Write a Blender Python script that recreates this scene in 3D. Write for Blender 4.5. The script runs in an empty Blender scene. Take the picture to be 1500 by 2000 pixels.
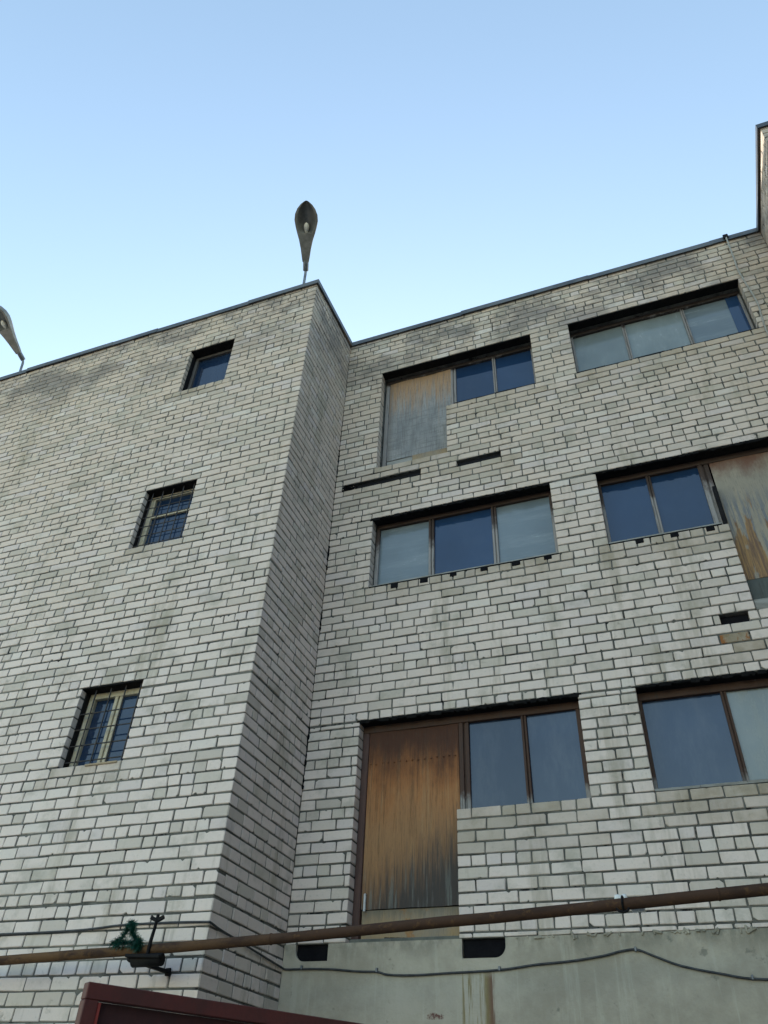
import bpy, math, random
from mathutils import Vector, Matrix
import os
R = math.radians
rnd = random.Random(11)
S = bpy.context.scene
COL = S.collection

# ------------------------------------------------------------------ helpers
class MB:
    """collects polygons for one mesh object"""
    def __init__(s):
        s.v = []; s.f = []; s.mi = []; s.tone = []; s.stain = []; s.sm = []
    def face(s, pts, mi=0, tone=.5, stain=0., smooth=False):
        b = len(s.v); s.v += [tuple(p) for p in pts]
        s.f.append(tuple(range(b, b+len(pts)))); s.mi.append(mi); s.tone.append(tone); s.stain.append(stain); s.sm.append(smooth)
    def raw(s, vs, fs, mi=0, tone=.5, stain=0., smooth=False):
        b = len(s.v); s.v += [tuple(p) for p in vs]
        for f in fs:
            s.f.append(tuple(i+b for i in f)); s.mi.append(mi); s.tone.append(tone); s.stain.append(stain); s.sm.append(smooth)
    def box(s, x0, x1, y0, y1, z0, z1, mi=0, bev=0.0, tone=None):
        """box with chamfered edges; a shallow random skew keeps edges from being too clean"""
        t = rnd.random() if tone is None else tone
        c = Vector(((x0+x1)/2, (y0+y1)/2, (z0+z1)/2)); h = Vector(((x1-x0)/2, (y1-y0)/2, (z1-z0)/2))
        s.obox(c, h, Matrix.Identity(3), mi, bev, t)
    def obox(s, c, h, M, mi=0, bev=0.0, tone=.5):
        if bev <= 0:
            vs = [c+M@Vector((h.x*i, h.y*j, h.z*k)) for i in (-1, 1) for j in (-1, 1) for k in (-1, 1)]
            s.raw(vs, [(0,1,3,2),(4,6,7,5),(0,4,5,1),(2,3,7,6),(0,2,6,4),(1,5,7,3)], mi, tone); return
        b = min(bev, h.x*.6, h.y*.6, h.z*.6)
        vs = []; idx = {}
        for i in (-1, 1):
            for j in (-1, 1):
                for k in (-1, 1):
                    for a in range(3):
                        d = [h.x-b, h.y-b, h.z-b]; d[a] += b
                        idx[(i,j,k,a)] = len(vs)
                        vs.append(c+M@Vector((i*d[0], j*d[1], k*d[2])))
        fs = []
        for sg in (-1, 1):
            q = [(sg,j,k,0) for j, k in ((-1,-1),(1,-1),(1,1),(-1,1))]; fs.append([idx[x] for x in (q if sg > 0 else q[::-1])])
            q = [(i,sg,k,1) for i, k in ((-1,-1),(-1,1),(1,1),(1,-1))]; fs.append([idx[x] for x in (q if sg > 0 else q[::-1])])
            q = [(i,j,sg,2) for i, j in ((-1,-1),(1,-1),(1,1),(-1,1))]; fs.append([idx[x] for x in (q if sg > 0 else q[::-1])])
        for i in (-1, 1):
            for j in (-1, 1):
                q = [idx[(i,j,-1,0)], idx[(i,j,-1,1)], idx[(i,j,1,1)], idx[(i,j,1,0)]]; fs.append(q if i*j > 0 else q[::-1])
                q = [idx[(i,-1,j,0)], idx[(i,-1,j,2)], idx[(i,1,j,2)], idx[(i,1,j,0)]]; fs.append(q if i*j < 0 else q[::-1])
                q = [idx[(-1,i,j,1)], idx[(-1,i,j,2)], idx[(1,i,j,2)], idx[(1,i,j,1)]]; fs.append(q if i*j > 0 else q[::-1])
                for k in (-1, 1):
                    q = [idx[(i,j,k,0)], idx[(i,j,k,1)], idx[(i,j,k,2)]]; fs.append(q if i*j*k > 0 else q[::-1])
        s.raw(vs, fs, mi, tone)
    def tube(s, pts, r, n=10, mi=0, caps=True, jit=0.0):
        pts = [Vector(p) for p in pts]; rings = []
        rr = r if isinstance(r, (list, tuple)) else [r]*len(pts)
        prev = None
        for i, p in enumerate(pts):
            t = (pts[min(i+1, len(pts)-1)]-pts[max(i-1, 0)]).normalized()
            if prev is None:
                a = Vector((0, 0, 1)) if abs(t.z) < .9 else Vector((1, 0, 0))
                u = t.cross(a).normalized()
            else:
                u = (prev-t*prev.dot(t)).normalized()
            prev = u; w = t.cross(u)
            q = rr[i]*(1+jit*(rnd.random()-.5))
            rings.append([p+(u*math.cos(2*math.pi*k/n)+w*math.sin(2*math.pi*k/n))*q for k in range(n)])
        vs = [v for rg in rings for v in rg]; fs = []
        for i in range(len(pts)-1):
            for k in range(n):
                a = i*n+k; b = i*n+(k+1) % n
                fs.append((a, b, b+n, a+n))
        s.raw(vs, fs, mi, .5, 0, True)
        if caps:
            s.face(rings[0][::-1], mi); s.face(rings[-1], mi)
    def build(s, name, mats, parent=None, attrs=False):
        me = bpy.data.meshes.new(name)
        me.from_pydata(s.v, [], s.f)
        me.polygons.foreach_set('material_index', s.mi)
        me.polygons.foreach_set('use_smooth', s.sm)
        if attrs:
            a = me.attributes.new('tone', 'FLOAT', 'FACE'); a.data.foreach_set('value', s.tone)
            a = me.attributes.new('stain', 'FLOAT', 'FACE'); a.data.foreach_set('value', s.stain)
        for m in (mats if isinstance(mats, (list, tuple)) else [mats]): me.materials.append(m)
        me.update()
        o = bpy.data.objects.new(name, me); COL.objects.link(o)
        if parent:
            o.parent = parent; o.matrix_parent_inverse = parent.matrix_world.inverted()
        return o

def empty(name, loc):
    o = bpy.data.objects.new(name, None); COL.objects.link(o); o.location = loc
    o.matrix_world = Matrix.Translation(loc); o.empty_display_size = .2
    return o
def tag(o, label, cat, group=None):
    o['label'] = label; o['category'] = cat
    if group: o['group'] = group
    return o
def put(o, parent):
    o.parent = parent; o.matrix_parent_inverse = parent.matrix_world.inverted()

# ------------------------------------------------------------------ node helpers
class NT:
    def __init__(s, name):
        s.m = bpy.data.materials.new(name); s.m.use_nodes = True
        s.t = s.m.node_tree; s.b = s.t.nodes['Principled BSDF']
        s.co = s.n('ShaderNodeTexCoord').outputs['Object']
        x = s.n('ShaderNodeSeparateXYZ'); s.l(s.co, x.inputs[0]); s.X, s.Y, s.Z = x.outputs
    def n(s, k, **kw):
        q = s.t.nodes.new(k)
        for a, b in kw.items(): setattr(q, a, b)
        return q
    def l(s, a, b): s.t.links.new(a, b)
    def put(s, sock, v):
        if isinstance(v, bpy.types.NodeSocket): s.l(v, sock)
        else:
            if sock.type == 'RGBA' and not hasattr(v, '__len__'): v = (v, v, v, 1)
            elif sock.type == 'RGBA' and len(v) == 3: v = (*v, 1)
            sock.default_value = v
    def math(s, op, a, b=0., c=None, clamp=False):
        q = s.n('ShaderNodeMath', operation=op, use_clamp=clamp)
        s.put(q.inputs[0], a); s.put(q.inputs[1], b)
        if c is not None: s.put(q.inputs[2], c)
        return q.outputs[0]
    def rng(s, v, a, b, c=0., d=1., smooth=True):
        q = s.n('ShaderNodeMapRange', interpolation_type='SMOOTHSTEP' if smooth else 'LINEAR')
        s.put(q.inputs[0], v)
        for i, w in enumerate((a, b, c, d)): q.inputs[i+1].default_value = w
        return q.outputs[0]
    def noise(s, scale, detail=4, rough=.6, stretch=None, off=None):
        q = s.n('ShaderNodeTexNoise'); q.inputs['Scale'].default_value = scale
        q.inputs['Detail'].default_value = detail; q.inputs['Roughness'].default_value = rough
        mp = s.n('ShaderNodeMapping'); s.l(s.co, mp.inputs[0])
        if stretch: mp.inputs['Scale'].default_value = stretch
        if off: mp.inputs['Location'].default_value = off
        s.l(mp.outputs[0], q.inputs['Vector'])
        return q.outputs[0]
    def mix(s, f, a, b, mode='MIX'):
        q = s.n('ShaderNodeMix', data_type='RGBA', blend_type=mode)
        s.put(q.inputs[0], f); s.put(q.inputs[6], a); s.put(q.inputs[7], b)
        return q.outputs[2]
    def attr(s, name):
        return s.n('ShaderNodeAttribute', attribute_name=name).outputs['Fac']
    def bump(s, h, dist=.01, strength=1.):
        q = s.n('ShaderNodeBump'); q.inputs['Distance'].default_value = dist; q.inputs['Strength'].default_value = strength
        s.l(h, q.inputs['Height']); s.l(q.outputs[0], s.b.inputs['Normal'])
    def fin(s, col, rough=.8, metal=0., **kw):
        s.put(s.b.inputs['Base Color'], col); s.put(s.b.inputs['Roughness'], rough); s.put(s.b.inputs['Metallic'], metal)
        for a, b in kw.items(): s.put(s.b.inputs[a.replace('_', ' ')], b)
        return s.m

def mat_brick():
    n = NT('silicate_brick')
    tone = n.attr('tone'); st = n.attr('stain')
    big = n.noise(.55, 5, .62); mid = n.noise(2.6, 5, .65, off=(3, 1, 7)); fine = n.noise(38, 4, .7); run = n.noise(1.0, 5, .7, (3.2, 3.2, .45), (9, 2, 0))
    h = n.math('ADD', n.Z, n.math('MULTIPLY', n.math('SUBTRACT', big, .5), 5.))
    weather = n.rng(h, 2.2, 9.4)                                        # lime-white below, greyed by decades of rain above
    col = n.mix(weather, (.72, .612, .55), (.55, .44, .345))
    # lime bloom and lavender tint of single bricks
    col = n.mix(n.math('MULTIPLY', n.rng(tone, .0, .25, 1, 0), .5), col, (.36, .325, .265))
    col = n.mix(n.math('MULTIPLY', n.rng(tone, .86, 1., 0, 1), .55), col, (.66, .60, .54))
    col = n.mix(n.math('MULTIPLY', n.math('MULTIPLY', n.rng(tone, .36, .40), n.rng(tone, .50, .46)), .5), col, (.58, .505, .485))
    col = n.mix(n.math('MULTIPLY', n.math('MULTIPLY', n.rng(tone, .60, .64), n.rng(tone, .74, .70)), .5), col, (.45, .41, .335))
    col = n.mix(n.math('MULTIPLY', n.rng(mid, .50, .70), .48), col, (.31, .285, .225))
    col = n.mix(n.math('MULTIPLY', n.rng(run, .55, .70), .42), col, (.27, .23, .155))
    # soot and lichen under the parapet
    band = n.math('MULTIPLY', n.rng(n.Z, 7.9, 9.3), n.rng(n.noise(.9, 7, .72, (1, 1, 1.3), (5, 0, 2)), .40, .60))
    col = n.mix(n.math('MULTIPLY', band, .75), col, (.135, .118, .11))
    # rust-yellow water stains under the sills
    col = n.mix(n.math('MULTIPLY', n.math('MINIMUM', st, 1.), n.rng(mid, .3, .6, .55, 1.)), col, (.225, .175, .10))
    col = n.mix(n.math('MULTIPLY', n.rng(st, 1.0, 1.4), n.rng(n.noise(9, 5, .75, (1, 1, .5), (2, 2, 2)), .50, .62)), col, (.27, .105, .03))
    gp = n.math('MULTIPLY', n.rng(n.noise(1.7, 6, .75, off=(11, 4, 6)), .60, .70), n.rng(n.noise(11, 5, .75, off=(1, 9, 2)), .46, .60))
    col = n.mix(n.math('MULTIPLY', gp, .6), col, (.13, .115, .08))
    # speckle
    col = n.mix(n.math('MULTIPLY', n.rng(fine, .55, .75), .30), col, (.25, .24, .21))
    n.bump(n.math('ADD', fine, n.math('MULTIPLY', mid, .6)), .006, .7)
    return n.fin(col, .9)
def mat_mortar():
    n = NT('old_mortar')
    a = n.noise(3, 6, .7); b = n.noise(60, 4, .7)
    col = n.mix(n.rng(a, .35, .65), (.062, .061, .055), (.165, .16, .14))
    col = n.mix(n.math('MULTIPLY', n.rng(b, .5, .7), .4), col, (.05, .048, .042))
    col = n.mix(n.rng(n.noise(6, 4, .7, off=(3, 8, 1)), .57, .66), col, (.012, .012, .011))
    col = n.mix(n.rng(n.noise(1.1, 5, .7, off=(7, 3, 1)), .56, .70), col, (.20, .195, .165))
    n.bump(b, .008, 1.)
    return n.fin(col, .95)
def mat_concrete():
    n = NT('stained_concrete')
    a = n.noise(1.3, 7, .68); b = n.noise(30, 5, .7); run = n.noise(2.0, 5, .7, (5, 5, .35)); sp = n.noise(7, 4, .6, off=(4, 4, 4))
    col = n.mix(n.rng(a, .35, .65), (.46, .415, .335), (.32, .285, .225))
    col = n.mix(n.math('MULTIPLY', n.rng(run, .52, .68), .45), col, (.50, .47, .39))
    col = n.mix(n.math('MULTIPLY', n.rng(sp, .63, .70), .6), col, (.12, .12, .10))
    # grime just under the brickwork
    g = n.math('MULTIPLY', n.rng(n.Z, 1.22, 1.40), n.rng(n.noise(5, 5, .7, (1, 1, .5)), .40, .62))
    col = n.mix(n.math('MULTIPLY', g, .6), col, (.11, .11, .085))
    # rust runs below the vent
    rs = n.noise(9, 5, .75, (3.2, 3.2, .10), (2, 0, 0))
    wx = n.math('MULTIPLY', n.rng(n.X, -1.93, -1.89), n.rng(n.X, -1.63, -1.66))
    rm = n.math('MULTIPLY', n.math('MULTIPLY', wx, n.rng(n.math('ADD', rs, n.rng(n.X, -1.9, -1.66, -.03, .05)), .50, .60)), n.rng(n.Z, 1.20, 1.10))
    col = n.mix(n.math('MULTIPLY', rm, .85), col, n.mix(n.rng(n.X, -1.72, -1.67), (.20, .15, .05), (.13, .05, .022)))
    # a flake of old red paint
    dx = n.math('POWER', n.math('MULTIPLY', n.math('SUBTRACT', n.X, -2.12), 7.), 2.)
    dz = n.math('POWER', n.math('MULTIPLY', n.math('SUBTRACT', n.Z, .865), 26.), 2.)
    rd = n.math('ADD', n.math('ADD', dx, dz), n.math('MULTIPLY', n.noise(22, 5, .75), 2.2))
    col = n.mix(n.rng(rd, 1.50, 1.05), col, (.13, .05, .04))
    n.bump(n.math('ADD', b, n.math('MULTIPLY', a, .7)), .006, .8)
    return n.fin(col, .9)
def mat_coping():
    n = NT('coping_zinc')
    a = n.noise(2.2, 6, .7, (1, 1, 2)); b = n.noise(14, 4, .7)
    col = n.mix(n.rng(a, .38, .62), (.06, .068, .08), (.115, .122, .13))
    col = n.mix(n.math('MULTIPLY', n.rng(b, .56, .7), .5), col, (.10, .08, .06))
    return n.fin(col, .55, .35)
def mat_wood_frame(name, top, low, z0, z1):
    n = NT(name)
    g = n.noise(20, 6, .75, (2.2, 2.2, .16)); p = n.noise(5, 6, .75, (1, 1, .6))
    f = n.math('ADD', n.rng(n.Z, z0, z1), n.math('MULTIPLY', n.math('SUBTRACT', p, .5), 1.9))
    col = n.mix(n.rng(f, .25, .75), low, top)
    col = n.mix(n.math('MULTIPLY', n.rng(g, .5, .68), .75), col, (.035, .025, .02))
    n.bump(g, .004, .8)
    return n.fin(col, .75)
def mat_glass(name, base, rough=.03, dust=.25, dustcol=(.20, .23, .26), streak=(7, 7, .5), coat=0., wav=.0014, spec=.5):
    n = NT(name)
    d = n.noise(1.6, 6, .7, streak); c = n.noise(1.1, 3, .5); f = n.noise(2.2, 2, .5, (1, 1, .8), (7, 3, 1)); fl = n.noise(90, 3, .6)
    k = n.math('MULTIPLY', n.rng(d, .42, .72), dust)
    k = n.math('ADD', k, n.math('MULTIPLY', n.rng(fl, .62, .75), dust*.3))
    col = n.mix(k, n.mix(n.rng(c, .3, .7), base, tuple(x*.75 for x in base)), dustcol)
    rv = n.n('ShaderNodeObjectInfo').outputs['Random']
    sc = n.n('ShaderNodeVectorMath', operation='SCALE'); n.l(col, sc.inputs[0]); n.l(n.rng(rv, 0, 1, .68, 1.35, False), sc.inputs['Scale']); col = sc.outputs[0]
    n.bump(f, wav*20, .12)
    n.b.inputs['IOR'].default_value = 1.52
    n.b.inputs['Specular IOR Level'].default_value = spec
    return n.fin(col, n.math('ADD', n.math('MULTIPLY', k, .5), rough))
def mat_ply(name, z0, z1, kind):
    n = NT(name)
    t = n.rng(n.Z, z0, z1, 0, 1, False)
    g = n.noise(7, 6, .75, (4.2, 4.2, .22)); g2 = n.noise(26, 5, .75, (3.2, 3.2, .10), (3, 0, 1)); p = n.noise(1.8, 6, .7, (1.4, 1.4, .7)); fine = n.noise(60, 4, .7, (2, 2, .25))
    if kind == 'brown':
        w1 = n.noise(9, 6, .8, (5., 5., .16), (1, 4, 2)); w2 = n.noise(4, 5, .7, (6., 6., .3), (6, 1, 2))
        u = n.math('ADD', t, n.math('MULTIPLY', n.math('SUBTRACT', p, .5), .55))
        col = n.mix(n.rng(u, .35, .80), (.33, .175, .078), (.40, .150, .042))
        col = n.mix(n.math('MULTIPLY', n.rng(w1, .48, .64), .65), col, (.12, .062, .026))
        col = n.mix(n.math('MULTIPLY', n.rng(w2, .54, .66), .45), col, (.39, .24, .115))
        u2 = n.math('ADD', u, n.math('MULTIPLY', n.math('SUBTRACT', w1, .5), .25))
        col = n.mix(n.math('MULTIPLY', n.rng(u2, .52, .90), .92), col, (.042, .014, .008))      # dark oily head of the panel
        lx = n.rng(n.X, -2.86, -2.0, -.16, .12, False)
        lo = n.math('SUBTRACT', n.math('ADD', t, n.math('MULTIPLY', n.math('SUBTRACT', w1, .5), .75)), lx)
        lo = n.math('ADD', lo, n.math('MULTIPLY', n.math('SUBTRACT', g2, .5), .5))
        col = n.mix(n.math('MULTIPLY', n.rng(lo, .42, .02), .92), col, (.028, .032, .036))  # black rot rising in streaks
        col = n.mix(n.math('MULTIPLY', n.math('MULTIPLY', n.rng(w2, .52, .60), n.rng(t, .30, .06)), .5), col, (.17, .185, .17))
    elif kind == 'grey':
        col = n.mix(n.rng(p, .35, .65), (.30, .30, .295), (.20, .205, .21))
        u = n.math('ADD', t, n.math('MULTIPLY', n.math('SUBTRACT', g, .5), 1.1))
        col = n.mix(n.math('MULTIPLY', n.rng(u, .52, .95), .85), col, (.37, .205, .09))
        col = n.mix(n.math('MULTIPLY', n.rng(g2, .50, .62), .55), col, (.115, .105, .10))
        lad = n.noise(4, 4, .7, (.7, .7, 9.))
        col = n.mix(n.math('MULTIPLY', n.math('MULTIPLY', n.rng(lad, .52, .62), n.rng(t, .8, .5)), .42), col, (.12, .12, .125))
        ed = n.rng(n.math('ADD', n.X, n.math('MULTIPLY', g2, .12)), -2.82, -2.70, 1, 0)
        col = n.mix(n.math('MULTIPLY', ed, .5), col, (.10, .075, .06))
    elif kind == 'peel':
        col = n.mix(n.rng(p, .35, .65), (.34, .295, .225), (.27, .245, .20))
        u = n.math('ADD', t, n.math('MULTIPLY', n.math('SUBTRACT', p, .5), .5))
        col = n.mix(n.math('MULTIPLY', n.rng(u, .80, 1.0), .9), col, (.15, .06, .035))
        col = n.mix(n.math('MULTIPLY', n.math('MULTIPLY', n.rng(g, .44, .58), n.rng(u, .80, .55)), .75), col, (.12, .145, .185))
        flame = n.math('ADD', n.math('MULTIPLY', n.noise(4, 4, .6, (1.9, 1.9, .40), (1, 5, 3)), 1.), n.rng(t, .05, .75, .10, -.04, False))
        col = n.mix(n.math('MULTIPLY', n.math('MULTIPLY', n.rng(flame, .55, .60), n.rng(t, .70, .52)), .85), col, n.mix(n.rng(g, .42, .58), (.34, .19, .065), (.16, .085, .045)))
    elif kind == 'raw':
        col = n.mix(n.rng(p, .35, .65), (.34, .24, .13), (.26, .22, .17))
        col = n.mix(n.math('MULTIPLY', n.rng(n.math('ADD', t, n.math('MULTIPLY', n.math('SUBTRACT', g, .5), .8)), .55, .95), .7), col, (.13, .12, .095))
        col = n.mix(n.math('MULTIPLY', n.rng(n.noise(3, 5, .7, off=(2, 2, 2)), .54, .62), .7), col, (.33, .145, .035))
    else:
        col = n.mix(n.rng(p, .35, .65), (.085, .10, .098), (.15, .155, .14))
        col = n.mix(n.math('MULTIPLY', n.rng(g, .5, .66), .6), col, (.05, .045, .04))
    col = n.mix(n.math('MULTIPLY', n.rng(fine, .52, .7), .35), col, (.07, .055, .04))
    n.bump(n.math('ADD', g2, fine), .004, .7)
    return n.fin(col, .82)
def mat_pipe():
    n = NT('rusty_pipe_paint')
    a = n.noise(2.4, 6, .7, (1, 3, 3)); b = n.noise(24, 5, .7)
    base = n.mix(n.rng(n.X, -4.2, -2.2), (.115, .062, .028), (.060, .031, .019))
    col = n.mix(n.rng(a, .42, .62), base, (.04, .021, .014))
    col = n.mix(n.math('MULTIPLY', n.rng(b, .55, .68), 5*.08), col, (.15, .075, .025))
    n.bump(b, .004, .7)
    n.b.inputs['Specular IOR Level'].default_value = .25
    return n.fin(col, .85)
def mat_simple(name, a, b, scale=8, rough=.7, metal=0., stretch=None, bump=.003):
    n = NT(name)
    f = n.noise(scale, 6, .7, stretch); g = n.noise(scale*7, 4, .7)
    col = n.mix(n.rng(f, .36, .64), a, b)
    n.bump(g, bump, .7)
    return n.fin(col, rough, metal)
def mat_ground():
    n = NT('yard_ground')
    a = n.noise(.25, 6, .65); b = n.noise(2.5, 6, .7); c = n.noise(45, 4, .7)
    col = n.mix(n.rng(a, .35, .65), (.27, .26, .245), (.20, .195, .18))
    col = n.mix(n.math('MULTIPLY', n.rng(b, .5, .65), .5), col, (.33, .31, .28))
    col = n.mix(n.math('MULTIPLY', n.rng(c, .5, .7), .5), col, (.12, .115, .105))
    n.bump(n.math('ADD', c, b), .02, .8)
    return n.fin(col, .95)

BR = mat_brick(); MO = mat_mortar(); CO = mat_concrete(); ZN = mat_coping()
DARK = mat_simple('tarred_steel', (.006, .006, .008), (.012, .011, .011), 9, .75)
VOID = mat_simple('cavity_shade', (.004, .004, .006), (.008, .008, .010), 5, .95)  # near-black colour paints the shade inside openings
LOOSE = mat_simple('ragged_mortar', (.012, .011, .011), (.005, .005, .006), 14, .95, bump=.02)

for q in (DARK, VOID, LOOSE): q.node_tree.nodes['Principled BSDF'].inputs['Specular IOR Level'].default_value = .15
# ------------------------------------------------------------------ measured planes (camera at the origin, z up, metres)
GZ = -1.6                 # yard level
YF, YR = 5.473, 6.725     # left wing front, recessed wall
XC, XW, YW = -3.49, 2.44, 5.30   # left wing corner, right wing corner and its front
XL, XR = -10.6, 6.2

def grid(anchors):
    """list of course boundaries; anchors = [z, (z, courses), ...]"""
    zs = [anchors[0]]
    for z, k in anchors[1:]:
        a = zs[-1]
        zs += [a+(z-a)*i/k for i in range(1, k+1)]
    return zs
ZF = grid([-1.62, (-.02, 16), (1.98, 20), (2.68, 7), (3.49, 8), (5.25, 18), (6.14, 9), (7.975, 19), (8.86, 9), (9.56, 7), (9.655, 1)])
ZR = grid([1.392, (1.437, 1), (2.435, 10), (3.335, 9), (3.387, 1), (5.028, 16), (6.05, 10), (7.805, 18), (8.835, 10), (9.62, 8), (9.72, 1)])

def lay_brick(mb, P, u0, u1, z0, z1, depth, tone, stain, e0=True, e1=True):
    """one brick: chamfered, slightly crooked, corners knocked off here and there"""
    off = rnd.gauss(0, .0013)
    if rnd.random() < .03: off -= rnd.uniform(.001, .004)
    j = lambda: rnd.uniform(-.0016, .0016)
    b = rnd.uniform(.003, .006)
    tilt = rnd.gauss(0, .0012)
    us, ue, zs, ze = u0+(j() if e0 else 0), u1+(j() if e1 else 0), z0+j(), z1+j()
    cut = []
    for k in range(4):
        c = rnd.uniform(.002, .006)
        q = rnd.random()
        if q < .022: c = rnd.uniform(.014, .026)
        elif q < .09: c = rnd.uniform(.007, .013)
        cut.append(min(c, (ue-us)*.3, (ze-zs)*.42))
    le, re = rnd.gauss(0, .0017), rnd.gauss(0, .0017)               # joints out of plumb
    tz = rnd.gauss(0, .0009)
    a, c, d, e = us, ue, zs, ze
    v = lambda lo, hi: rnd.uniform(lo, hi)
    def edge(x0, z0_, x1, z1_, dn):
        """points along a top or bottom edge, sometimes with a knocked-out nick"""
        if rnd.random() > .06 or abs(x1-x0) < .09: return []
        t = v(.2, .8); w = v(.010, .024)/abs(x1-x0); h = v(.006, .017)*dn
        L = lambda q: (x0+(x1-x0)*q, z0_+(z1_-z0_)*q)
        p0, p1, p2 = L(t-w), L(t+w*v(-.4, .4)), L(t+w)
        return [p0, (p1[0], p1[1]+h), p2]
    lo0, lo1 = (a+le+cut[0]*v(.8, 1.4), d-tz), (c-re-cut[1]*v(.8, 1.4), d+tz)
    hi0, hi1 = (c+re-cut[2]*v(.8, 1.4), e+tz), (a-le+cut[3]*v(.8, 1.4), e-tz)
    out = [lo0]+edge(*lo0, *lo1, 1)+[lo1, (c-re*.8, d+cut[1]+tz), (c+re*.8, e-cut[2]+tz), hi0]+edge(*hi0, *hi1, -1)+[hi1, (a-le*.8, e-cut[3]-tz), (a+le*.8, d+cut[0]-tz)]
    if not e0: out = [(max(x, us) if x < us+.006 else x, z) for x, z in out]
    if not e1: out = [(min(x, ue) if x > ue-.006 else x, z) for x, z in out]
    cx, cz = (a+c)/2, (d+e)/2; fx = 1-b/((c-a)/2); fz = 1-b/((e-d)/2)
    n = len(out)
    vs = [P(u, z, -depth) for u, z in out]+[P(u, z, off-b) for u, z in out]+[P(cx+(u-cx)*fx, cz+(z-cz)*fz, off+tilt*(u-cx)/.12) for u, z in out]
    fs = []
    for k in range(n):
        m = (k+1) % n
        fs.append((k, m, n+m, n+k)); fs.append((n+k, n+m, 2*n+m, 2*n+k))
    fs.append(tuple(range(2*n, 3*n)))
    mb.raw(vs, fs, 0, tone, stain)

def brick_wall(name, parent, P, ua, ub, zs, holes, headers, ends0=None, ends1=None, stains=(), seed=0, skip=()):
    """facade of real bricks in front of a mortar sheet.
    holes: (u0,u1,z0,z1,reveal depth); ends: per-course start offset / depth at a corner"""
    mb = MB(); lr = random.Random(seed)
    J = .0118
    for i in range(len(zs)-1):
        z0, z1 = zs[i], zs[i+1]; zm = (z0+z1)/2
        a, b = ua, ub
        d0 = d1 = .12
        if ends0: a, d0 = ends0(i)
        if ends1: b, d1 = ends1(i)
        iv = [(a, b, d0, d1)]
        for h in list(holes)+list(skip):
            if h[2]-.004 < zm < h[3]+.004:
                nv = []
                for (p, q, x, y) in iv:
                    if h[1] <= p or h[0] >= q: nv.append((p, q, x, y)); continue
                    if h[0] > p+.02: nv.append((p, h[0], x, .12))
                    if h[1] < q-.02: nv.append((h[1], q, .12, y))
                iv = nv
        head = headers(i)
        L = (.12 if head else .25)+J
        ph = lr.random()*.03+(0 if head else (.13 if i % 2 else 0))+((i*.0371) % .05)
        for (p, q, x, y) in iv:
            cuts = []; u = math.floor((p-ph)/L)*L+ph+L
            while u < q-1e-6: cuts.append(u+lr.gauss(0, .0045)); u += L
            if not head:                                        # the odd half brick let into a stretcher course
                for w in list(cuts):
                    if lr.random() < .05: cuts.append(w+.13)
                cuts.sort()
            cl = [p]
            for w in cuts:
                if w-cl[-1] > .05 and q-w > .05: cl.append(w)
            cl.append(q)
            for k in range(len(cl)-1):
                s0 = cl[k]+(J*lr.choice((.4, .45, .5, .5, .55, .85)) if k else 0); s1 = cl[k+1]-(J*lr.choice((.4, .45, .5, .5, .55)) if k < len(cl)-2 else 0)
                dep = .12
                if k == 0: dep = x
                if k == len(cl)-2: dep = max(dep, y) if y > .2 else dep
                if s1-s0 < .2 and dep == .12 and k not in (0, len(cl)-2): dep = .2
                um = (s0+s1)/2; sv = 0.
                for (x0, x1, c0, c1, amt) in stains:
                    if x0-.1 < um < x1+.1 and c0 < zm < c1:
                        sv = max(sv, amt*lr.uniform(.55, 1.)*(.40+.60*(zm-c0)/(c1-c0)))
                # a wider mortar bed every so often
                zb = z0+J/2+(lr.uniform(0, .004))+(lr.uniform(.004, .011) if min(abs(z0-w) for w in (3.387, 6.05, 1.48)) < .002 else 0); zt = z1-J/2-lr.uniform(0, .003)
                lay_brick(mb, P, s0, s1, zb, zt, dep, lr.random(), sv, e0=k > 0, e1=k < len(cl)-2)
    # mortar sheet with the openings left out, and mortar lining of the reveals
    n0 = -.0075
    e = .007
    hs = [(h[0]-e, h[1]+e, h[2]-e, h[3]+e, h[4]) for h in holes]
    us = sorted({ua, ub} | {min(max(h[k], ua), ub) for h in hs for k in (0, 1)})
    zz = sorted({zs[0], zs[-1]} | {min(max(h[k], zs[0]), zs[-1]) for h in hs for k in (2, 3)})
    for i in range(len(us)-1):
        for k in range(len(zz)-1):
            um, zm = (us[i]+us[i+1])/2, (zz[k]+zz[k+1])/2
            if any(h[0] < um < h[1] and h[2] < zm < h[3] for h in hs): continue
            mb.face([P(us[i], zz[k], n0), P(us[i+1], zz[k], n0), P(us[i+1], zz[k+1], n0), P(us[i], zz[k+1], n0)], 1)
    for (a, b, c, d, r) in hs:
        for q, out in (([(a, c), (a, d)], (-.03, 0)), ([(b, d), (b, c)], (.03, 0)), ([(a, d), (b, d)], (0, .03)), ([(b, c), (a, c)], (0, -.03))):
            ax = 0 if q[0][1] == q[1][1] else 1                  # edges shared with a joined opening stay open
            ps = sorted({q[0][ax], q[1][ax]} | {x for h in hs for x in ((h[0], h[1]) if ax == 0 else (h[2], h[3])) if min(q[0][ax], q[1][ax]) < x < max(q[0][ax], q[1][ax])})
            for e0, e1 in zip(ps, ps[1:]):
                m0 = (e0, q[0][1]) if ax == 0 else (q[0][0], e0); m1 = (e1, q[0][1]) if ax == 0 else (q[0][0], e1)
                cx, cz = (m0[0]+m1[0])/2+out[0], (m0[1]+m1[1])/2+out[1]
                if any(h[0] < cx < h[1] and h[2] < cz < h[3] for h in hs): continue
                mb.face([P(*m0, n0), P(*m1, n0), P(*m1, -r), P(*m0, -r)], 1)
    return mb.build(name, [BR, MO], parent, True)

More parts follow.
